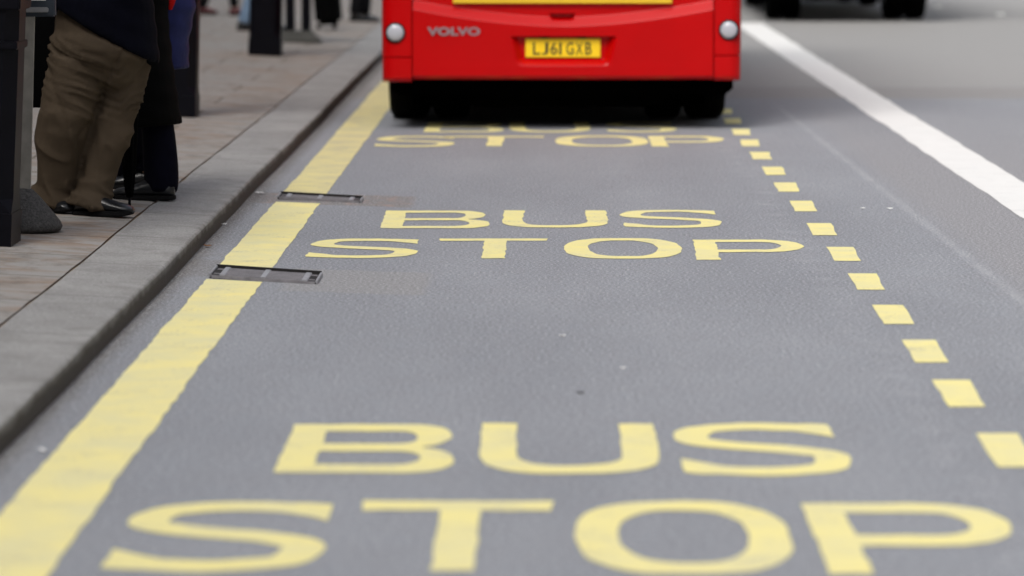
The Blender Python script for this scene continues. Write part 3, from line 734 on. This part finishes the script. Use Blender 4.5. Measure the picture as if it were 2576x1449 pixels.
def man_folds(p, nn):
    # creases fanning from the crotch across the thighs, bunching at the hem
    cx_, cz_ = -1.905, .78
    dx, dz = p.x-cx_, p.z-cz_; ang = math.atan2(dz, dx); rr = math.hypot(dx, dz)
    n1 = noise.noise(p*4+Vector((2, 0, 1)))
    up = sm(.52, .66, p.z)*(1-sm(.93, 1.0, p.z))
    rgt = sm(-2.03, -1.97, p.x)
    bb = p.z+.46*(p.x+2.1)*(1-rgt)-.12*(p.x+2.0)*rgt+.02*noise.noise(p*6)
    aa = p.x-.4*p.z
    def ridge(f1, f2, k):
        v = 1-abs(noise.noise(Vector((aa*f1, bb*f2, k))))*2.2
        return max(0, v)**2
    m1 = .3+.7*sm(-.3, .25, noise.noise(Vector((p.x*4, p.y*3, p.z*5+4))))
    hemz = .985-.60*(p.x+2.12)
    up *= 1-sm(-.13, -.03, p.z-hemz)
    a = up*m1*(.014*ridge(2.2, 24, 1)+.009*ridge(3.5, 46, 5)-.007)
    sx = -1.918-(.97-p.z)*.75
    if p.y < 17.60:
        for G_, dep, sg in ((((-1.918, .985), (-2.083, .744), (-2.122, .617), (-2.209, .476), (-2.209, .30)), .011, .013), (((-2.375, .89), (-2.335, .75), (-2.25, .53)), .005, .016)):
            best = 9
            for (x0, z0), (x1, z1) in zip(G_, G_[1:]):
                t = max(0, min(1, ((p.x-x0)*(x1-x0)+(p.z-z0)*(z1-z0))/((x1-x0)**2+(z1-z0)**2))); best = min(best, math.hypot(p.x-x0-t*(x1-x0), p.z-z0-t*(z1-z0)))
            a -= dep*math.exp(-(best/sg)**2)
    kn = sm(.30, .46, p.z)*(1-sm(.56, .66, p.z))
    a += kn*.018*max(0, 1-abs(noise.noise(Vector(((p.x+.5*p.z)*7, (p.z-.9*p.x)*4, 7))))*2.4)**2
    low = 1-sm(.20, .34, p.z)
    a += low*.016*max(0, 1-abs(noise.noise(Vector(((p.x-.6*p.z)*7, (p.z+.6*p.x)*8, 2))))*2.3)**2
    a += .014*noise.noise(Vector((p.x*6, p.y*6, p.z*1.8)))*(1-up*.5)*(1-sm(-.10, .0, p.z-hemz))
    a -= .012*sm(-.03, .03, p.z-hemz)
    return a
# man in khaki trousers, facing the road and slightly the camera
k1 = .0001079
def w1(px, py, Y):
    Y += .30; return ((px-1370)*Y*k1-.0, Y, 1.62-(py+260)*Y*k1)
man = person('heavy person in creased khaki trousers and dark jacket standing by the sign base', R(-32),
    [w1(188, 150, 17.08), w1(302, 150, 17.24)], [w1(150, 330, 17.08), w1(258, 335, 17.18)], [w1(124, 500, 17.20), w1(213, 530, 17.12)],
    [(-2.425, 17.62), (-2.25, 17.40)], [(-2.255, 17.36), (-1.935, 17.35)],
    [(-2.12, 17.50, 1.03, .272, .288), (-2.11, 17.50, 1.18, .245, .255), (-2.11, 17.50, 1.35, .18, .22), (-2.11, 17.50, 1.46, .10, .15)], .19,
    [(-1.84, 17.50, 1.26), (-1.96, 17.25, 1.26)], TAN, NVJ, .985, -.60, (.142, .137, .117, .101, .124), (.24, .25), fold=man_folds, trr2=(.142, .137, .114, .084, .120), height=1.80, vox=.009)
# person in long black coat facing left
def w2(px, py, Y=18.15):
    Y += .25; return ((px-1370)*Y*k1, Y, 1.62-(py+260)*Y*k1)
person('person in long black coat and navy trousers facing left, holding the umbrella', R(165),
    [w2(350, 120, 18.22), w2(340, 120, 18.32)], [w2(390, 335, 18.18), w2(325, 310, 18.55)], [w2(398, 490, 18.13), w2(316, 452, 18.90)],
    [(-1.862, 18.34), (-2.02, 19.27)], [(-2.19, 18.40), (-2.34, 19.35)],
    [(-2.0, 18.45, 1.0, .13, .17), (-2.02, 18.45, 1.2, .13, .18), (-2.05, 18.45, 1.38, .12, .18), (-2.06, 18.45, 1.46, .08, .14)], .17,
    [(-2.045, 18.02, .95), (-2.22, 18.60, 1.2)], NAVY, BLKC, .5, 0, (.08, .075, .085, .090, .078), (.10, .14), coat=[(-2.0, 18.45, .475, .150, .255), (-2.025, 18.45, .8, .128, .255), (-2.038, 18.45, 1.0, .118, .25)], sl=.33)
# person in blue jacket behind
person('person in blue jacket standing between the black coat and the column', R(178),
    [(-2.04, 18.95, .90), (-2.04, 19.10, .90)], [(-2.06, 18.95, .5), (-2.06, 19.1, .5)], [(-2.06, 18.95, .2), (-2.06, 19.10, .2)],
    [(-1.99, 18.95), (-1.99, 19.10)], [(-2.2, 18.97), (-2.2, 19.12)],
    [(-1.965, 19.0, .86, .115, .19), (-1.955, 19.0, 1.05, .145, .22), (-1.965, 19.0, 1.30, .14, .21), (-2.0, 19.0, 1.44, .08, .14)], .19,
    [(-2.26, 18.85, 1.25), (-2.26, 19.1, 1.25)], NAVY, BLUJ, .735, 0, (.09, .085, .07, .065, .065), (.12, .15))
# umbrella
um = empty('folded_umbrella', (-2.043, 17.94, pz(-2.04)))
tag(um, 'folded black umbrella standing on its tip between two people', 'umbrella')
rg = []
for r, z in ((.012, .045), (.020, .08), (.030, .2), (.038, .35), (.044, .50), (.040, .62), (.022, .70), (.012, .74)):
    rg.append([((r*(1+.16*math.cos(6*t)))*math.cos(t), (r*(1+.16*math.cos(6*t)))*math.sin(t), z) for t in [2*math.pi*k/36 for k in range(36)]])
MB().loft(rg).build('canopy', BLKC, um, smooth=True)
MB().tube([(0, 0, .004), (0, 0, .06)], [.007, .008], 10).build('tip', BLK, um, smooth=True)
MB().tube([(0, 0, .72), (0, .03, .80), (-.004, .06, .84)], [.009, .012, .013], 10).build('handle', BLK, um, smooth=True)
# black bag at the man's back
bgm = empty('black_shoulder_bag', (-2.45, 17.80, .60))
tag(bgm, 'long black bag hanging behind the person in khaki trousers', 'bag')
m = MB()
rg = []
for z, hx, hy in ((.0, .09, .05), (.02, .105, .065), (.30, .11, .075), (.55, .095, .06), (.60, .08, .03)):
    rg.append([(hx*math.copysign(abs(math.cos(t))**.5, math.cos(t)), hy*math.copysign(abs(math.sin(t))**.5, math.sin(t)), z) for t in [2*math.pi*k/28 for k in range(28)]])
m.loft(rg).build('bag_body', BLKC, bgm, smooth=True)
MB().tube([(-.07, 0, .58), (.02, -.05, .80), (.16, -.12, .90), (.25, -.10, .84)], [.016, .016, .016, .016], 8, sq=(1, .4)).build('strap', BLKC, bgm, smooth=True)
# red bag against the blue jacket
rb = empty('red_bag', (-1.895, 18.55, 1.05)); tag(rb, 'bright red bag hanging above the blue jacket beside the black coat', 'bag')
rg = []
for z, hx, hy in ((.0, .008, .01), (.03, .022, .03), (.08, .036, .05), (.22, .045, .06), (.30, .036, .03)):
    rg.append([(hx*math.cos(t)+.01*z, hy*math.sin(t), z) for t in [2*math.pi*k/20 for k in range(20)]])
MB().loft(rg).build('bag_body', REDB, rb, smooth=True)
MB().tube([(.0, 0, .28), (-.03, .1, .40), (-.05, .25, .44)], [.008, .008, .008], 8).build('strap', REDB, rb, smooth=True)
# distant pedestrians
def far_person(label, x, y, face, hip, stride, trm, topm, shoem=SHOE, grp='pedestrians far along the pavement'):
    fd = Vector((math.cos(face), math.sin(face), 0)); lf = Vector((-math.sin(face), math.cos(face), 0)); g = pz(x); c = Vector((x, y, g))
    h_ = [c+lf*.09*s+Vector((0, 0, .88)) for s in (1, -1)]
    a_ = [c+lf*.08*s+fd*stride*s+Vector((0, 0, .09)) for s in (1, -1)]
    k_ = [(p+q)/2+fd*.04 for p, q in zip(h_, a_)]
    hl = [(p-fd*.07)[:2] for p in a_]; to = [(p+fd*.2)[:2] for p in a_]
    T = [tuple(c+Vector((0, 0, .95)))+(.12, .17), tuple(c+Vector((0, 0, 1.2)))+(.13, .19), tuple(c+Vector((0, 0, 1.36)))+(.12, .19), tuple(c+Vector((0, 0, 1.45)))+(.07, .13)]
    hd = [tuple(c+lf*s*.24+fd*.10+Vector((0, 0, .80 if stride else .84))) for s in (1, -1)]
    return person(label, face, h_, k_, a_, hl, to, T, .18, hd, trm, topm, .84, 0, (.088, .08, .062, .058, .056) if not hip else hip, (.12, .16), grp, shoem, vox=.016, sl=.27)
far_person('distant person in dark navy trousers standing just left of the bus', -2.25, 44.6, R(-15), (.095, .092, .085, .082, .08), 0.03, DK, NVJ)
far_person('distant person striding in black trousers with dark red shoes', -3.955, 44.4, R(4), (.09, .085, .070, .062, .06), .20, DK, NVJ, MAR)
far_person('distant person in pale blue jeans half hidden by the middle column', -3.16, 40.2, R(8), (.09, .085, .07, .066, .066), .15, JEAN, NVJ)
# suitcase
sc_ = empty('suitcase', (-2.44, 41.6, pz(-2.44)), R(-20)); tag(sc_, 'black upright suitcase beside the distant person next to the bus', 'suitcase')
MB().box(-.135, .135, -.13, .13, .05, .72, Matrix.Rotation(R(-5), 4, 'Y')).build('case', BLKC, sc_, bevel=.05, seg=4)
for X in (-.10, .10):
    m = MB(); m.tube([(X-.015, -.09, .032), (X+.015, -.09, .032)], [.03, .03], 14, rounded=False); m.build('caster', RUB, sc_, smooth=True)
MB().tube([(-.08, 0, .70), (-.08, 0, 1.0), (.08, 0, 1.0), (.08, 0, .70)], [.01]*4, 8, rounded=False).build('handle', GREYP, sc_)
MB().box(-.165, -.138, -.05, .02, .36, .43).build('luggage_tag', REDB, sc_, bevel=.004)
# board on two uprights beyond the middle column
bd = empty('information_board', (-2.56, 37.75, pz(-2.56))); tag(bd, 'dark board on two uprights with a flared foot just beyond the middle column', 'sign')
rg = [[(x, y, z) for x, y in ((-a, -b), (a, -b), (a, b), (-a, b))] for a, b, z in ((.26, .16, 0), (.25, .155, .025), (.17, .07, .11), (.16, .06, .12))]
MB().loft(rg).build('foot', simple('dark_rubber_foot', (.045, .045, .04), .8), bd)
for X in (-.06, .105): MB().box(X-.048, X+.048, -.03, .03, .11, .75).build('upright', BLK, bd, bevel=.006)
MB().box(-.25, .25, -.035, .035, .74, 1.9).build('panel', BLK, bd, bevel=.01)

# ---------------------------------------------------------------- litter
def scrap(x, y, z, lx, ly, rz, mat, lab, name='paper_scrap', cat='litter', grp='bits of litter on the road'):
    m = MB(); n = 4; vs = []
    for j in range(n+1):
        for i in range(n+1):
            u_, v_ = i/n-.5, j/n-.5; vs.append((u_*lx*(1+.2*math.sin(j*2)), v_*ly, .004+.010*(abs(noise.noise(Vector((u_*3+x, v_*3+y, 0))))+.5*u_*u_)))
    m.add(vs, [(j*(n+1)+i, j*(n+1)+i+1, (j+1)*(n+1)+i+1, (j+1)*(n+1)+i) for j in range(n) for i in range(n)])
    me = m.mesh(name); o = link(name, me, mat); o.location = (x, y, z); o.rotation_euler = (0, 0, rz)
    sd = o.modifiers.new('s', 'SOLIDIFY'); sd.thickness = .002; return tag(o, lab, cat, grp)
LEAF = simple('dry_leaf', (.16, .07, .025), .8)
scrap(-1.556, 19.95, .004, .036, .05, .3, WLIT, 'white paper scrap lying by the kerb beside the far grate')
scrap(-1.583, 18.0, .004, .02, .02, 1, WLIT, 'tiny white scrap at the foot of the kerb left of the B')
scrap(.068, 13.43, .001, .014, .02, .6, WLIT, 'tiny white scrap on bare asphalt in the middle of the bay')
scrap(.27, 12.5, .001, .016, .010, .1, WLIT, 'white sliver on bare asphalt in front of the near lettering')
scrap(-1.565, 16.9, .004, .03, .03, .5, LEAF, 'brown dry leaf at the foot of the kerb', 'dry_leaf', 'leaf')
scrap(1.66, 19.0, .001, .022, .014, .1, WLIT, 'white sliver right of the dashes beyond the middle lettering')
scrap(1.80, 19.0, .001, .026, .014, -.1, WLIT, 'second white sliver beside the faint erased line')
scrap(.12, 11.9, -.004, .020, .04, .2, GUM, 'faint dark blot of gum above the near U', 'gum_blot', 'litter')
scrap(-1.47, 10.6, .002, .014, .05, .4, WLIT, 'pale scrap between the kerb and the yellow line near the camera')

# ---------------------------------------------------------------- unseen street walls, added outside the frame to close off the low sky
STN = simple('portland_stone', (.30, .28, .25), .85, var=.25, scale=1.2)
def terrace(x0, x1, y0, y1, h, lab, side, axis='y'):
    root = empty('unseen_building', ((x0+x1)/2, (y0+y1)/2, pz(max(x1, -6)) if x1 < 0 else 0)); c = root.location
    MB().box(x0-c.x, x1-c.x, y0-c.y, y1-c.y, 0, h).build('wall', STN, root)
    MB().box(x0-c.x-.3, x1-c.x+.3, y0-c.y-.3, y1-c.y+.3, h+.002, h+.6).build('roof', STN, root)
    L = (y1-y0) if axis == 'y' else (x1-x0); nb = int(L/4)
    for k in range(nb):
        for z in range(1, int(h/4)):
            p = -L/2+(k+.5)*L/nb
            if axis == 'y':
                X = (x1 if side > 0 else x0)-c.x; MB().box(X-.04, X+.04, p-.7, p+.7, z*4, z*4+2.4).build('window', GLASS, root)
            else:
                Y = y1-c.y; MB().box(p-.7, p+.7, Y-.04, Y+.04, z*4, z*4+2.4).build('window', GLASS, root)
    tag(root, lab, 'building')
terrace(-22, -9, -30, 75, 17, 'unseen stone terrace added along the back of the left pavement', 1)
terrace(19, 32, -30, 75, 19, 'unseen stone terrace added across the road on the right', -1)
terrace(-8, 18, -48, -36, 15, 'unseen stone building added to close the street behind the viewer', 1, 'x')
